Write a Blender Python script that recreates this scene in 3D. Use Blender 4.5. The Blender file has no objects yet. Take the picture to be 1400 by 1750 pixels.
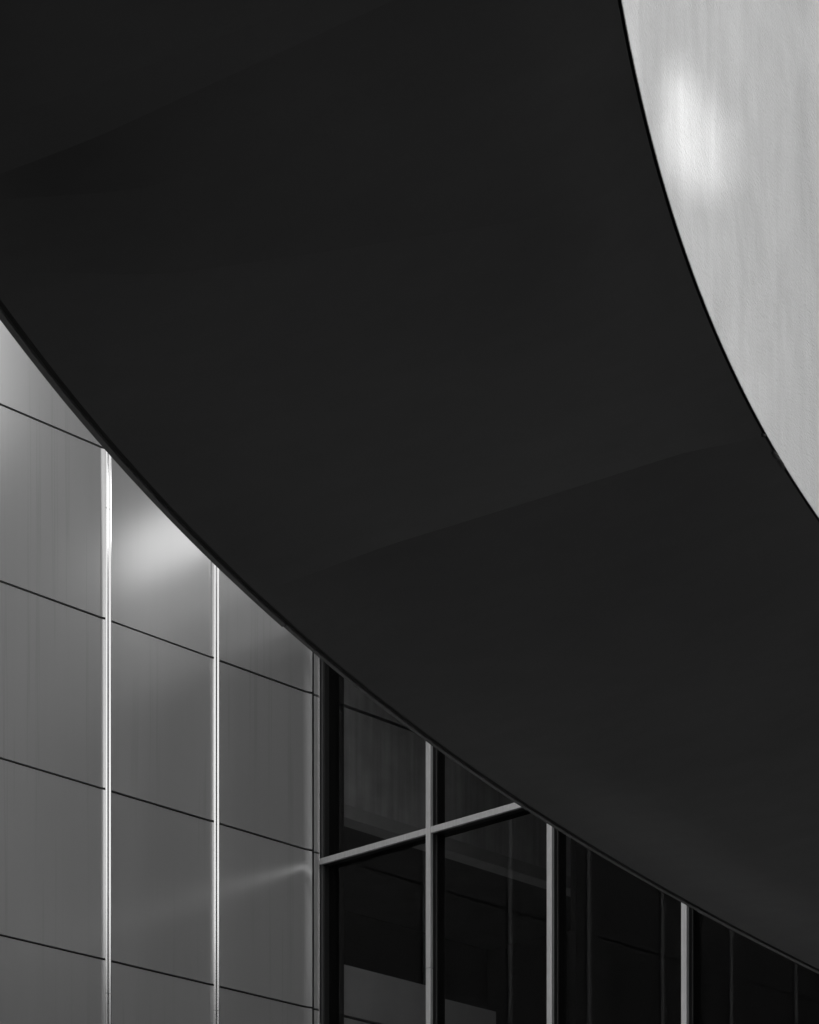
import bpy, bmesh, math, random
from mathutils import Vector, Matrix
random.seed(4)
R = math.radians
SC = bpy.context.scene
COL = SC.collection

# ------------------------------------------------------------ camera
EYE = 1.6
cam = bpy.data.cameras.new('camera')
cam.sensor_width = 36.0
cam.sensor_fit = 'AUTO'
cam.lens = 88.38                       # long lens on a level camera
cam.shift_y = 1.0571                   # rising front: verticals stay parallel
cam.clip_end = 3000
cam_o = bpy.data.objects.new('camera', cam)
cam_o.location = (0, 0, EYE)
cam_o.rotation_euler = (R(90), 0, 0)
COL.objects.link(cam_o)
SC.camera = cam_o

# ------------------------------------------------------------ sky, sun, exposure
SUN_DIR = Vector((0.470, 0.890, 0.583)).normalized()      # towards the sun
sun_el = math.asin(SUN_DIR.z)
sun_az = math.atan2(SUN_DIR.x, SUN_DIR.y)
world = bpy.data.worlds.new('World')
SC.world = world
world.use_nodes = True
nt = world.node_tree
bg = nt.nodes['Background']
sky = nt.nodes.new('ShaderNodeTexSky')
sky.sky_type = 'NISHITA'
sky.sun_disc = False
sky.sun_elevation = sun_el
sky.sun_rotation = sun_az
sky.dust_density = 3.5
bw = nt.nodes.new('ShaderNodeRGBToBW')                     # black-and-white photograph
nt.links.new(sky.outputs[0], bw.inputs[0])
nt.links.new(bw.outputs[0], bg.inputs['Color'])
bg.inputs['Strength'].default_value = 0.1
sl = bpy.data.lights.new('sun', 'SUN')
sl.energy = 2.0
sl.angle = R(0.8)
sl.color = (1, 1, 1)
so = bpy.data.objects.new('sun', sl)
so.rotation_euler = (-SUN_DIR).to_track_quat('-Z', 'Y').to_euler()
so.location = SUN_DIR * 60
COL.objects.link(so)
SC.view_settings.view_transform = 'Standard'
SC.view_settings.look = 'None'
SC.view_settings.gamma = 1
SC.view_settings.exposure = 2.42
SC.view_settings.use_curve_mapping = False
SC.cycles.max_bounces = 10
SC.cycles.glossy_bounces = 6
SC.cycles.transparent_max_bounces = 16

# ------------------------------------------------------------ materials
def mat(name, base=0.5, rough=0.5, metal=0.0, spec=0.5):
    m = bpy.data.materials.new(name)
    m.use_nodes = True
    b = m.node_tree.nodes['Principled BSDF']
    b.inputs['Base Color'].default_value = (base, base, base, 1)
    b.inputs['Roughness'].default_value = rough
    b.inputs['Metallic'].default_value = metal
    b.inputs['Specular IOR Level'].default_value = spec
    return m, m.node_tree, b

def N(t, kind, **kw):
    n = t.nodes.new(kind)
    for k, v in kw.items():
        if k.startswith('i_'):
            n.inputs[k[2:].replace('_', ' ')].default_value = v
        else:
            setattr(n, k, v)
    return n

def pos(t, scale):
    g = N(t, 'ShaderNodeNewGeometry')
    m = N(t, 'ShaderNodeMapping')
    m.inputs['Scale'].default_value = scale
    t.links.new(g.outputs['Position'], m.inputs['Vector'])
    return m.outputs[0]

def noise(t, scale, detail=4.0, rough=0.55, vec=None, sc=1.0, dist=0.0):
    n = N(t, 'ShaderNodeTexNoise')
    n.inputs['Scale'].default_value = sc
    n.inputs['Detail'].default_value = detail
    n.inputs['Roughness'].default_value = rough
    n.inputs['Distortion'].default_value = dist
    t.links.new(vec if vec is not None else pos(t, scale), n.inputs['Vector'])
    return n.outputs['Fac']

def ramp(t, src, a, b, lo, hi):
    m = N(t, 'ShaderNodeMapRange')
    m.clamp = True
    m.inputs[1].default_value = a
    m.inputs[2].default_value = b
    m.inputs[3].default_value = lo
    m.inputs[4].default_value = hi
    t.links.new(src, m.inputs[0])
    return m.outputs[0]

def mul(t, a, b, op='MULTIPLY'):
    m = N(t, 'ShaderNodeMath', operation=op)
    for i, v in enumerate((a, b)):
        if isinstance(v, (int, float)):
            m.inputs[i].default_value = v
        else:
            t.links.new(v, m.inputs[i])
    return m.outputs[0]

def grey(t, b, val):
    c = N(t, 'ShaderNodeCombineColor')
    for i in range(3):
        t.links.new(val, c.inputs[i])
    t.links.new(c.outputs[0], b.inputs['Base Color'])

def bump(t, b, h, dist, strength=1.0):
    n = N(t, 'ShaderNodeBump')
    n.inputs['Distance'].default_value = dist
    n.inputs['Strength'].default_value = strength
    t.links.new(h, n.inputs['Height'])
    t.links.new(n.outputs[0], b.inputs['Normal'])
    return n

MAT = {}

# coated metal cladding: satin, with rain runs and faint denting
m, t, b = mat('metal_cladding', 0.4, 0.36, 0.61)
runs = noise(t, (17, 17, 0.16), 3, 0.6)
fine = noise(t, (9, 9, 0.3), 3, 0.5)
where = noise(t, (1.1, 1.1, 0.5), 2, 0.5)
r1 = ramp(t, runs, 0.56, 0.62, 0, 1)
r2 = ramp(t, runs, 0.60, 0.64, 0, 1)
line = mul(t, mul(t, r1, r2, 'SUBTRACT'), ramp(t, where, 0.44, 0.6, 0, 1))
base = mul(t, mul(t, ramp(t, fine, 0.3, 0.7, 0.685, 0.70), ramp(t, where, 0.3, 0.7, 0.97, 1.03)),
           mul(t, ramp(t, line, 0, 1, 1.0, 0.84), ramp(t, N(t, 'ShaderNodeObjectInfo').outputs['Random'], 0, 1, 0.95, 1.05)))
grey(t, b, base)
t.links.new(mul(t, ramp(t, fine, 0.3, 0.7, 0.21, 0.22), ramp(t, line, 0, 1, 0, 0.03), 'ADD'), b.inputs['Roughness'])
bump(t, b, noise(t, (0.9, 0.9, 0.7), 0, 0.4), 0.006)
MAT['clad'] = m

# polished trim
m, t, b = mat('polished_trim', 0.88, 0.22, 0.9)
t.links.new(ramp(t, noise(t, (40, 40, 0.8), 3), 0.3, 0.7, 0.17, 0.27), b.inputs['Roughness'])
MAT['trim'] = m

m, t, b = mat('bounce_panel_paint', 0.75, 0.5)  # pale finish of the added light-bouncing panels
grey(t, b, ramp(t, noise(t, (3, 3, 1), 4), 0.3, 0.7, 0.35, 0.42))
MAT['white'] = m

# anodised aluminium caps of the curtain wall
m, t, b = mat('anodised_aluminium', 0.5, 0.45, 0.6)
v = mul(t, ramp(t, noise(t, (60, 60, 1.2), 3), 0.3, 0.7, 0.58, 0.68), ramp(t, noise(t, (9, 9, 9), 4), 0.3, 0.7, 0.95, 1.05))
grey(t, b, v)
MAT['alu'] = m

# black gaskets and cavities
m, t, b = mat('black_rubber', 0.012, 0.6, 0.0, 0.25)
MAT['black'] = m
m, t, b = mat('dark_frame_paint', 0.02, 0.35, 0.0, 0.4)
MAT['frame'] = m
m, t, b = mat('grey_gasket', 0.06, 0.35, 0.0, 0.5)
MAT['gasket'] = m

# charcoal soffit sheet
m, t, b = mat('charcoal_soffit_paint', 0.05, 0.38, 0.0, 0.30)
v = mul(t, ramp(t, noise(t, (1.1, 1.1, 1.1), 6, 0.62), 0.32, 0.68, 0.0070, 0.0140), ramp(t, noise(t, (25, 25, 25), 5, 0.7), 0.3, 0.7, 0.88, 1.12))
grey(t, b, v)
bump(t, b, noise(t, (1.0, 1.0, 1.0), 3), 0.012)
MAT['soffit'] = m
m, t, b = mat('charcoal_edge_paint', 0.06, 0.4, 0.0, 0.5)
grey(t, b, ramp(t, noise(t, (25, 25, 25), 4), 0.3, 0.7, 0.03, 0.04))
MAT['lip'] = m

# light painted fascia with orange peel and rain streaks
m, t, b = mat('pale_fascia_paint', 0.3, 0.9, 0.0, 0.0)
st = noise(t, (3.2, 3.2, 0.25), 5, 0.6, dist=0.3)
st2 = noise(t, (22, 22, 0.5), 3, 0.6)
cl = noise(t, (1.5, 1.5, 1.1), 8, 0.66, dist=0.6)
grey(t, b, mul(t, mul(t, ramp(t, st, 0.3, 0.7, 0.545, 0.605), ramp(t, st2, 0.3, 0.7, 0.99, 1.01)), ramp(t, cl, 0.3, 0.7, 0.86, 1.09)))
bump(t, b, noise(t, (34, 34, 150), 1.5, 0.6), 0.0055)
MAT['fascia'] = m

# in-situ concrete inside
m, t, b = mat('interior_concrete', 0.3, 0.7)
v = mul(t, ramp(t, noise(t, (14, 14, 0.6), 4), 0.3, 0.7, 0.5, 0.72), ramp(t, noise(t, (3, 3, 3), 6), 0.3, 0.7, 0.8, 1.1))
grey(t, b, v)
MAT['concrete'] = m
m, t, b = mat('interior_panel', 0.38, 0.5)
grey(t, b, ramp(t, noise(t, (2.5, 2.5, 2.5), 6), 0.3, 0.7, 0.68, 0.8))
MAT['panel'] = m
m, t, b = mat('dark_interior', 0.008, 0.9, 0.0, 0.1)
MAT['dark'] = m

# roof, and the unseen screen added on top of it
m, t, b = mat('roof_membrane', 0.16, 0.7)
grey(t, b, ramp(t, noise(t, (2, 2, 2), 5), 0.3, 0.7, 0.06, 0.09))
MAT['roof'] = m
m, t, b = mat('grey_stone', 0.3, 0.7)
grey(t, b, ramp(t, noise(t, (4, 4, 4), 5), 0.3, 0.7, 0.38, 0.48))
MAT['stone'] = m

# paving
m, t, b = mat('concrete_paving', 0.3, 0.8)
grey(t, b, mul(t, ramp(t, noise(t, (0.5, 0.5, 0.5), 6), 0.3, 0.7, 0.45, 0.55), ramp(t, noise(t, (30, 30, 30), 3), 0.3, 0.7, 0.9, 1.1)))
MAT['paving'] = m

m, t, b = mat('asphalt', 0.06, 0.85)
grey(t, b, ramp(t, noise(t, (0.5, 0.5, 0.5), 6), 0.3, 0.7, 0.05, 0.075))
MAT['asphalt'] = m
m, t, b = mat('dark_brick', 0.06, 0.85)
grey(t, b, ramp(t, noise(t, (1, 1, 4), 4), 0.3, 0.7, 0.05, 0.08))
MAT['brick'] = m

# window glass: clear body, Fresnel reflection on each face
m = bpy.data.materials.new('window_glass')
m.use_nodes = True
t = m.node_tree
t.nodes.clear()
out = N(t, 'ShaderNodeOutputMaterial')
tr = N(t, 'ShaderNodeBsdfTransparent')
tr.inputs[0].default_value = (0.8, 0.8, 0.8, 1)
gl = N(t, 'ShaderNodeBsdfGlossy')
gl.inputs['Color'].default_value = (1, 1, 1, 1)
gl.inputs['Roughness'].default_value = 0.0
fr = N(t, 'ShaderNodeFresnel')
fr.inputs['IOR'].default_value = 1.21
geo = N(t, 'ShaderNodeNewGeometry')
mx = N(t, 'ShaderNodeMixShader')
front = mul(t, fr.outputs[0], mul(t, 1.0, geo.outputs['Backfacing'], 'SUBTRACT'))   # inner faces of the slab do not reflect twice
t.links.new(front, mx.inputs[0])
t.links.new(tr.outputs[0], mx.inputs[1])
t.links.new(gl.outputs[0], mx.inputs[2])
t.links.new(mx.outputs[0], out.inputs[0])
MAT['glass'] = m

# ------------------------------------------------------------ helpers
def tag(o, label=None, cat=None, group=None, kind=None):
    if label: o['label'] = label
    if cat: o['category'] = cat
    if group: o['group'] = group
    if kind: o['kind'] = kind
    return o

def empty(name, loc, rz=0.0):
    o = bpy.data.objects.new(name, None)
    o.empty_display_size = 0.3
    o.location = loc
    o.rotation_euler = (0, 0, rz)
    COL.objects.link(o)
    return o

def link(name, me, m, parent=None):
    o = bpy.data.objects.new(name, me)
    if m is not None and not me.materials:
        me.materials.append(m)
    COL.objects.link(o)
    if parent is not None:
        o.parent = parent
    return o

def box_me(x0, x1, y0, y1, z0, z1, bevel=0.0, name='mesh'):
    bm = bmesh.new()
    vs = [bm.verts.new((x, y, z)) for x in (x0, x1) for y in (y0, y1) for z in (z0, z1)]
    for f in ((0, 1, 3, 2), (4, 6, 7, 5), (0, 4, 5, 1), (2, 3, 7, 6), (0, 2, 6, 4), (1, 5, 7, 3)):
        bm.faces.new([vs[i] for i in f])
    bmesh.ops.recalc_face_normals(bm, faces=bm.faces)
    if bevel:
        bmesh.ops.bevel(bm, geom=list(bm.edges), offset=bevel, segments=2, affect='EDGES', profile=0.5)
    me = bpy.data.meshes.new(name)
    bm.to_mesh(me)
    bm.free()
    return me

def box(name, x0, x1, y0, y1, z0, z1, m, parent, bevel=0.0):
    return link(name, box_me(x0, x1, y0, y1, z0, z1, bevel, name), m, parent)

def extrude_profile(name, prof, z0, z1, m, parent, smooth=True):
    """closed 2-D profile (x, y) extruded vertically"""
    n = len(prof)
    vs = [(x, y, z0) for x, y in prof] + [(x, y, z1) for x, y in prof]
    fs = [(i, (i + 1) % n, n + (i + 1) % n, n + i) for i in range(n)]
    fs += [tuple(range(n - 1, -1, -1)), tuple(range(n, 2 * n))]
    me = bpy.data.meshes.new(name)
    me.from_pydata(vs, [], fs)
    bm = bmesh.new()
    bm.from_mesh(me)
    bmesh.ops.recalc_face_normals(bm, faces=bm.faces)
    bm.to_mesh(me)
    bm.free()
    if smooth:
        for p in me.polygons:
            p.use_smooth = len(p.vertices) == 4
        me.set_sharp_from_angle(angle=R(20))
    return link(name, me, m, parent)

# ------------------------------------------------------------ ground
def loc(a, b_):          # building coordinates to plan
    return (-0.833 + 0.72461 * a + 0.68917 * b_, 22.5 - 0.68916 * a + 0.7246 * b_)
PAVE = [loc(-1, -5.5), loc(40, -5.5), loc(40, 30), loc(14, 30), loc(14, 0), loc(-1, 0)]  # unseen pale strip, shaped to throw light up at the far soffit
def sheet(name, pts, z, m):
    me = bpy.data.meshes.new(name)
    me.from_pydata([(x, y, z) for x, y in pts], [], [tuple(range(len(pts)))])
    return link(name, me, m)
tag(sheet('ground', [(-900, -900), (900, -900), (900, 900), (-900, 900)], 0.0, MAT['asphalt']), 'dark asphalt around the building', None, None, 'structure')
tag(sheet('bounce_paving', PAVE, 0.004, MAT['paving']), 'unseen pale concrete paving added to bounce light onto the soffit', None, None, 'structure')

# dark unseen block behind the viewer, added to darken wall and glass reflections
ob = empty('reflection_blocker', (2, -34, 0))
tag(ob, 'tall dark unseen block added to darken reflections', 'light blocker')
box('wall', -40, 8, -14, 0, 0, 48, MAT['brick'], ob)
box('horizon_blocker', 26, 38, -14, 42, 0, 9, MAT['brick'], ob)  # added mass that shuts low horizon sky off from the soffit
for fl in range(13):
    for k in range(16):
        box('window', -39.0 + k * 2.9, -37.3 + k * 2.9, -0.02, 0.03, 1.2 + fl * 3.6, 3.4 + fl * 3.6, MAT['frame'], ob)  # dressing on the added block

# ------------------------------------------------------------ building frame of reference
# the inner corner of the two walls; local x runs along the glass wall towards the viewer,
# local y runs into the building along the line of the metal wall
CORNER = (-0.833, 22.5, 0.0)
ROT = math.atan2(-0.68916, 0.72461)
ZJ = [EYE + 5.2365 + 1.4047 * k for k in range(-4, 6)]    # horizontal joints
Z_TOP = EYE + 12.3
GAP = 0.009

# ---- metal clad wall (plane x = 0, faces +x)
wall = empty('metal_clad_wall', CORNER, ROT)
tag(wall, 'tall wall of grey satin metal panels with bright vertical trims', 'wall', None, 'thing')
TRIMS = [-1.206 - 1.2 * k for k in range(10)]
box('backing', -0.30, -0.035, TRIMS[-1], 0.035, 0.0, Z_TOP, MAT['black'], wall)
def panel_mesh(w, h, fw, fx):
    """flat sheet whose far edge flares out towards the trim"""
    prof = [(-0.024, 0.0), (-0.0012, 0.0), (0.0, 0.0012)]
    prof += [(fx * (i / 10) ** 2, w - fw + fw * i / 10) for i in range(11)]
    prof += [(-0.024, w)]
    o = extrude_profile('cladding_panel', prof, 0.0, h, MAT['clad'], None)
    me = o.data
    bpy.data.objects.remove(o)
    return me
cols = [(TRIMS[0] + 0.012, -0.070)] + [(TRIMS[k + 1] + 0.012, TRIMS[k] - 0.034) for k in range(9)]
rows = [(0.02, ZJ[0] - GAP)] + [(ZJ[i] + GAP, ZJ[i + 1] - GAP) for i in range(len(ZJ) - 1)] + [(ZJ[-1] + GAP, Z_TOP)]
cache = {}
for (y0, y1) in cols:
    for (z0, z1) in rows:
        w, h = round(y1 - y0, 4), round(z1 - z0, 4)
        if h < 0.05:
            continue
        if (w, h) not in cache:
            cache[(w, h)] = panel_mesh(w, h, 0.115 if y1 > -0.2 else 0.05, 0.019 if y1 > -0.2 else 0.0105)
        o = link('cladding_panel', cache[(w, h)], MAT['clad'], wall)
        o.location = (random.uniform(-0.0008, 0.0008), y0, z0)
        o.rotation_euler = (0, random.uniform(-0.0025, 0.0025), 0)
# narrow corner strip, cut at the same joints
for (z0, z1) in rows:
    h = round(z1 - z0, 4)
    if h < 0.05:
        continue
    if ('c', h) not in cache:
        cache[('c', h)] = box_me(-0.024, 0, 0, 0.052, 0, h, 0.0015, 'corner_strip')
    o = link('corner_strip', cache[('c', h)], MAT['alu'], wall)
    o.location = (0.0, -0.028, z0)
box('corner_sealant', -0.03, -0.003, -0.0695, -0.0285, 0.02, Z_TOP, MAT['black'], wall)
box('corner_flange', -0.02, 0.009, 0.026, 0.036, 0.02, Z_TOP, MAT['trim'], wall, 0.002)

# vertical trims: twin rounded ribs with a groove, in lengths with a splice
def trim_profile():
    p = [(0.001, -0.032), (0.0105, -0.0318), (0.0118, -0.0285)]
    p += [(0.0168, -0.0185)]                                              # first rib
    p += [(0.0108, 0.0025)]                                               # sloping back of the rib
    p += [(0.0183, 0.0175), (0.0159, 0.0255)]                             # second rib
    p += [(0.007, 0.0265), (0.006, 0.0320), (0.001, 0.0320)]
    return p
PROF = trim_profile()
for k, yt in enumerate(TRIMS[:9]):
    cut = EYE + 5.02 - 0.06 * k
    zs = [0.02, cut - 4.0, cut, cut + 4.0, Z_TOP]
    base = extrude_profile('vertical_trim', PROF, zs[0], zs[1] - 0.002, MAT['trim'], wall)
    base.location = (0, yt, 0)
    for i in range(1, 4):
        seg = extrude_profile('vertical_trim', PROF, zs[i] + 0.002, zs[i + 1] - 0.002, MAT['trim'], wall)
        seg.location = (0, yt, 0)

# ---- glass wing (plane y = 0, faces -y)
gb = empty('glass_wing', CORNER, ROT)
tag(gb, 'dark glass curtain wall with pale mullions and one transom', 'facade')
BAY = [0.0] + [1.371, 2.732, 4.112, 5.49, 6.86, 8.23, 9.60, 10.97, 12.34, 13.71]
Z_ROOF = EYE + 8.5
TRZ = [EYE + 6.5505 + 2.81 * k for k in (-2, -1, 0)]
for k, a in enumerate(BAY):
    if k == 0:
        mu = box('mullion', 0.006, 0.060, 0.040, 0.29, 0.0, Z_ROOF, MAT['frame'], gb, 0.002)
        box('gasket_bead', 0.038, 0.052, 0.028, 0.039, 0.0, Z_ROOF, MAT['gasket'], mu, 0.002)
    else:
        mu = box('mullion', a - 0.022, a + 0.022, 0.034, 0.19, 0.0, Z_ROOF, MAT['frame'], gb, 0.002)
        zc = EYE + 7.02 - 1.35 * (k % 3) - 0.3 * (k % 2)
        box('mullion_cap', a - 0.0265, a + 0.0265, -0.003, 0.032, 0.0, zc - 0.0015, MAT['alu'], mu, 0.003)
        box('mullion_cap', a - 0.0260, a + 0.0275, -0.0045, 0.031, zc + 0.0015, Z_ROOF, MAT['alu'], mu, 0.003)
        box('gasket_bead', a + 0.0235, a + 0.029, 0.07, 0.080, 0.0, Z_ROOF, MAT['gasket'], mu, 0.001)
for z in TRZ:
    for k in range(10):
        a0 = BAY[k] + (0.0235 if k else 0.037)
        a1 = BAY[k + 1] - 0.0235
        tr_ = box('transom', a0, a1, 0.0335, 0.20, z - 0.022, z + 0.022, MAT['frame'], gb, 0.002)
        box('transom_cap', a0 + 0.0045 * (k > 0), a1 - 0.0045, 0.0, 0.032, z - 0.0275, z + 0.0275, MAT['alu'], tr_, 0.003)
zz = [0.03] + TRZ + [Z_ROOF]
for k in range(10):
    for i in range(len(zz) - 1):
        if zz[i + 1] < EYE + 3.8:  # below view: pale panels added to bounce light up to the soffit
            box('bounce_panel', BAY[k] + (0.0225 if k else 0.061), BAY[k + 1] - 0.0225, 0.08, 0.12,
                zz[i] + 0.023, zz[i + 1] - 0.023, MAT['white'], gb)
            continue
        box('glass_pane', BAY[k] + (0.0225 if k else 0.061), BAY[k + 1] - 0.0225, 0.100, 0.124,
            zz[i] + 0.023, zz[i + 1] - 0.023, MAT['glass'], gb)
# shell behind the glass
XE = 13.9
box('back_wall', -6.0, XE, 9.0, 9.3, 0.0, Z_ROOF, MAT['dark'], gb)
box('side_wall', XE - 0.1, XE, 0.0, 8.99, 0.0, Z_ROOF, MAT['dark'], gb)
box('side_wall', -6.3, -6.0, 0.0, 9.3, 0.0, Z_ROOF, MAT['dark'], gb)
box('light_block_partition', 2.70, 2.755, 0.31, 8.98, 0.035, Z_ROOF - 0.01, MAT['dark'], gb)  # added dark wall that keeps daylight from the deeper bays
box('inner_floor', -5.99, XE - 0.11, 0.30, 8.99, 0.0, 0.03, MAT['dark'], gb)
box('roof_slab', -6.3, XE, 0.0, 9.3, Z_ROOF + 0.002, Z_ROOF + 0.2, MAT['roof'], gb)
# unseen screen added to shape sun and reflections: open slot, one small opening
ZS0, ZS1 = Z_ROOF + 0.204, EYE + 12.1
def screen(a0, a1, z0, z1):
    box('light_screen', a0, a1, 0.0, 0.08, z0, z1, MAT['roof'], gb)
SLOT_TOP = EYE + 10.36
screen(0.0, 2.95, SLOT_TOP, EYE + 12.8)
screen(2.952, 4.75, ZS0, EYE + 13.5)
screen(4.752, 6.6, ZS0, EYE + 11.8)
box('bounce_parapet', 0.0, 2.95, 0.0, 0.06, EYE + 9.182, EYE + 9.74, MAT['alu'], gb)  # unseen band added as a mid tone for the metal to reflect
box('bounce_parapet', 0.0, 2.95, 0.0, 0.06, ZS0, EYE + 9.18, MAT['stone'], gb)  # darker tier, added to soften the reflected gradient
for a in (0.0, 2.86):
    box('light_screen_post', a + 0.02, a + 0.07, 0.09, 0.14, ZS0, ZS1, MAT['frame'], gb)  # posts of the added screen
screen(6.602, 8.06, ZS0, ZS1)
screen(8.33, XE, ZS0, ZS1)
def opening_edge(pts):
    n = len(pts)
    vs = [(a, 0.0, EYE + z) for a, z in pts] + [(a, 0.08, EYE + z) for a, z in pts]
    fs = [tuple(range(n)), tuple(range(2 * n - 1, n - 1, -1))] + [(i, n + i, n + (i + 1) % n, (i + 1) % n) for i in range(n)]
    me = bpy.data.meshes.new('light_screen')
    me.from_pydata(vs, [], fs)
    link('light_screen', me, MAT['roof'], gb)
zl, zh = ZS0 - EYE, ZS1 - EYE
opening_edge([(8.062, zl), (8.328, zl), (8.328, 10.27), (8.20, 10.16), (8.062, 10.12)])  # opening cut to give the sun patch on the fascia its outline
opening_edge([(8.062, zh), (8.062, 10.44), (8.235, 10.66), (8.328, 10.56), (8.328, zh)])

# ---- interior wall seen through the glass, in line with the metal wall
iw = empty('interior_wall', CORNER, ROT)
tag(iw, 'grey concrete wall inside behind the dark glass', 'wall', None, 'thing')
ZB = ZJ[6]                                             # gap built in place of the metal joint's reflection in the glass
box('bulkhead', -0.16, 0.0, 0.30, 5.4, EYE + 7.156, ZB - 0.015, MAT['concrete'], iw)
box('bulkhead', -0.16, 0.0, 0.30, 5.4, ZB + 0.015, Z_ROOF - 0.02, MAT['concrete'], iw)
box('reflected_joint_backing', -0.25, -0.162, 0.30, 5.4, ZB - 0.2, ZB + 0.2, MAT['black'], iw)
box('reflected_joint_backing', -0.15, -0.065, 0.30, 1.44, EYE + 5.1, EYE + 5.4, MAT['black'], iw)  # black behind the second gap imitating a reflected joint
box('ledge', -0.18, 0.012, 0.31, 5.4, EYE + 7.03, EYE + 7.152, MAT['stone'], iw, 0.004)
box('lower_panel', -0.06, 0.0, 0.30, 1.44, EYE + 5.2365 + 0.013, EYE + 5.703, MAT['panel'], iw, 0.002)
box('lower_panel', -0.06, 0.0, 0.30, 1.44, 0.03, EYE + 5.2365 - 0.013, MAT['panel'], iw, 0.002)
box('lower_panel', -0.06, 0.0, 1.62, 2.42, 0.03, EYE + 5.622, MAT['panel'], iw, 0.002)

# ------------------------------------------------------------ curved canopy
# ring segment about CC; soffit rises from the outer lip to the inner fascia
CC = Vector((16.389, 4.449))
RI = 16.0586
Z_IN, Z_OUT = EYE + 4.8, EYE + 4.2
def width(th):
    if th < 14: th = 14 + (th - 14) * 0.0
    if th > 43:
        return width(43) + (th - 43) * 0.075
    return 2.80721672e-05 * th**3 - 1.47222304e-03 * th**2 + 2.34286873e-02 * th + 1.96925422
def ring(th, r, z):
    a = R(th)
    return (CC.x - r * math.cos(a), CC.y + r * math.sin(a), z)
def rz(th, u):
    """point on the soffit surface, u = 0 inner .. 1 outer"""
    return RI + width(th) * u, Z_IN + (Z_OUT - Z_IN) * u
T0, T1 = -45.0, 74.0
Rm = Matrix.Rotation(ROT, 3, 'Z')
PL_N = Rm @ Vector((0, 1, 0))
PL_CO = Vector(CORNER) + PL_N * -0.05

can = empty('curved_canopy', ring(T0, RI + 1, 0))
tag(can, 'sweeping curved canopy with charcoal soffit and pale inner fascia', 'canopy')
INV = Matrix.Translation(can.location).inverted()
def sweep(name, sections, m, closed=True, smooth=False, caps=True, sharp=35):
    """sections: list of point loops, same length; lofted, cut off at the glass wall"""
    bm = bmesh.new()
    n = len(sections[0])
    V = [[bm.verts.new(p) for p in s] for s in sections]
    for i in range(len(V) - 1):
        for j in range(n if closed else n - 1):
            k = (j + 1) % n
            bm.faces.new((V[i][j], V[i][k], V[i + 1][k], V[i + 1][j]))
    if closed and caps:
        bm.faces.new(V[0][::-1])
        bm.faces.new(V[-1])
    bmesh.ops.recalc_face_normals(bm, faces=bm.faces)
    r = bmesh.ops.bisect_plane(bm, geom=list(bm.verts) + list(bm.edges) + list(bm.faces),
                               plane_co=PL_CO, plane_no=PL_N, clear_outer=True)
    if not bm.verts:
        bm.free()
        return None
    ce = [e for e in bm.edges if e.is_boundary]
    if ce and closed:
        bmesh.ops.holes_fill(bm, edges=ce)
    bm.transform(INV)
    me = bpy.data.meshes.new(name)
    bm.to_mesh(me)
    bm.free()
    if smooth:
        for p in me.polygons:
            p.use_smooth = True
        me.set_sharp_from_angle(angle=R(sharp))
    return link(name, me, m, can)

steps = [T0 + (T1 - T0) * i / 240 for i in range(241)]
GRV = 0.038      # groove and lip at the outer edge
# structural body, a wedge thinning to the outer lip
FZ = EYE + 7.6
def body(th):
    w = width(th)
    return [ring(th, RI + 0.004, Z_IN + 0.03), ring(th, RI + 0.1 * w, Z_IN + 0.06), ring(th, RI + 0.8 * w, Z_OUT + 0.25), ring(th, RI + w - 0.07, Z_OUT + 0.045), ring(th, RI + w - 0.004, Z_OUT + 0.02),
            ring(th, RI + w - 0.004, Z_OUT + 0.09), ring(th, RI + 0.25, FZ - 0.3), ring(th, RI + 0.004, FZ - 0.3)]
sweep('canopy_body', [body(t_) for t_ in steps], MAT['black'], smooth=True)
# inner fascia
def fas(th):
    return [ring(th, RI - 0.003, Z_IN + 0.002), ring(th, RI, Z_IN + 0.002), ring(th, RI, FZ), ring(th, RI - 0.003, FZ)]
sweep('fascia', [fas(t_) for t_ in steps], MAT['fascia'], smooth=True)
# outer lip, in lengths that do not line up perfectly
cuts = [T0, -30, -12, 5, 20.9, 37, 52, T1]
for i in range(len(cuts) - 1):
    jog = 0.006 if i % 2 else 0.0
    ts = [cuts[i] + 0.01 + (cuts[i + 1] - cuts[i] - 0.02) * j / 40 for j in range(41)]
    def lip(th):
        r1 = RI + width(th) + jog
        r0 = r1 - 0.013 - jog
        zo = Z_OUT
        return [ring(th, r0, zo + 0.008), ring(th, r1 - 0.003, zo), ring(th, r1, zo + 0.003), ring(th, r1, zo + 0.10), ring(th, r0, zo + 0.018)]
    sweep('drip_edge', [lip(t_) for t_ in ts], MAT['lip'], smooth=True)
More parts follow.
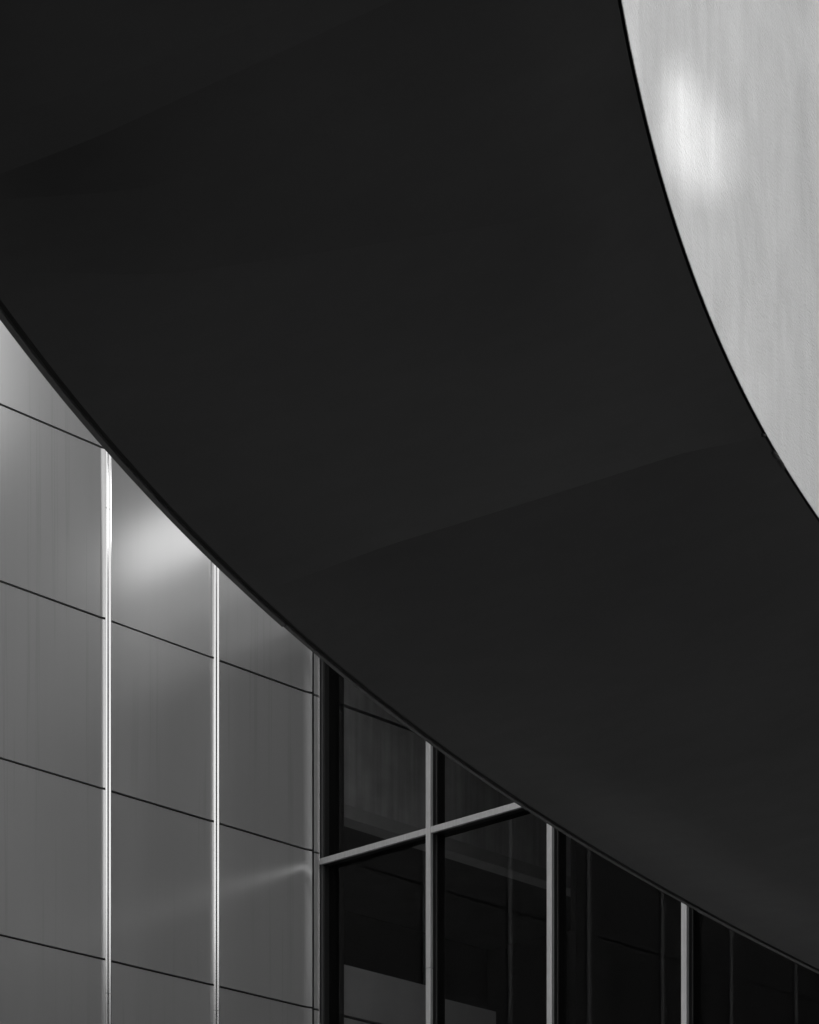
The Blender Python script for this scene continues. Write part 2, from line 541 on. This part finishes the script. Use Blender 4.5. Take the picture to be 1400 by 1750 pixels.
# soffit sheets: lapped, each tipped a little along the ring
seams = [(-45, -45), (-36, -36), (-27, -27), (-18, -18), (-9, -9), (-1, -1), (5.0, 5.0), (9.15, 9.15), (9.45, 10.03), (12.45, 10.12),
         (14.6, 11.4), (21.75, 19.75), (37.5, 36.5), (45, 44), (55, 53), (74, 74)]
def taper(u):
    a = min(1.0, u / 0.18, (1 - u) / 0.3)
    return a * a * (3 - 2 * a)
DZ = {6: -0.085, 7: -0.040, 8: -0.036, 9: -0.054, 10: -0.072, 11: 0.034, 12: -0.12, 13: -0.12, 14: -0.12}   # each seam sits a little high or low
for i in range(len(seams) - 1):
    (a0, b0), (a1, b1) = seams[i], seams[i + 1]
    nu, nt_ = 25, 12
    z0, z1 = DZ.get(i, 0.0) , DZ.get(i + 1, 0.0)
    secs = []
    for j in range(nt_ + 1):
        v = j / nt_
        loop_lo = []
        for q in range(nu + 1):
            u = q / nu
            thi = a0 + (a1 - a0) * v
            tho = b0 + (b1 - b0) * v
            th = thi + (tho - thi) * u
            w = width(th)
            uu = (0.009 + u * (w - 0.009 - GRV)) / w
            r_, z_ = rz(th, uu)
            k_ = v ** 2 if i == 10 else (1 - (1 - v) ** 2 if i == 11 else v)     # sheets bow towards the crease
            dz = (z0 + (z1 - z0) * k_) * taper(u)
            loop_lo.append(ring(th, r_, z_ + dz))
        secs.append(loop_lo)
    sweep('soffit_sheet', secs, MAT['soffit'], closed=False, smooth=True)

# old sealant squeezed out along the inner edge
for th, u, sx, sy in ((21.75, 0.005, 0.020, 0.010), (22.45, 0.005, 0.05, 0.013), (22.72, 0.003, 0.08, 0.010)):
    bm = bmesh.new()
    bmesh.ops.create_icosphere(bm, subdivisions=2, radius=1.0)
    for v in bm.verts:
        v.co *= random.uniform(0.75, 1.15)
    r_, z_ = rz(th, u)
    bm.transform(Matrix.Translation(ring(th, r_, z_)) @ Matrix.Rotation(R(90 - th), 4, 'Z') @ Matrix.Diagonal((sx, sy, 0.008, 1)))
    bm.transform(INV)
    me = bpy.data.meshes.new('sealant_bead')
    bm.to_mesh(me)
    bm.free()
    for p in me.polygons:
        p.use_smooth = True
    link('sealant_bead', me, MAT['black'], can)
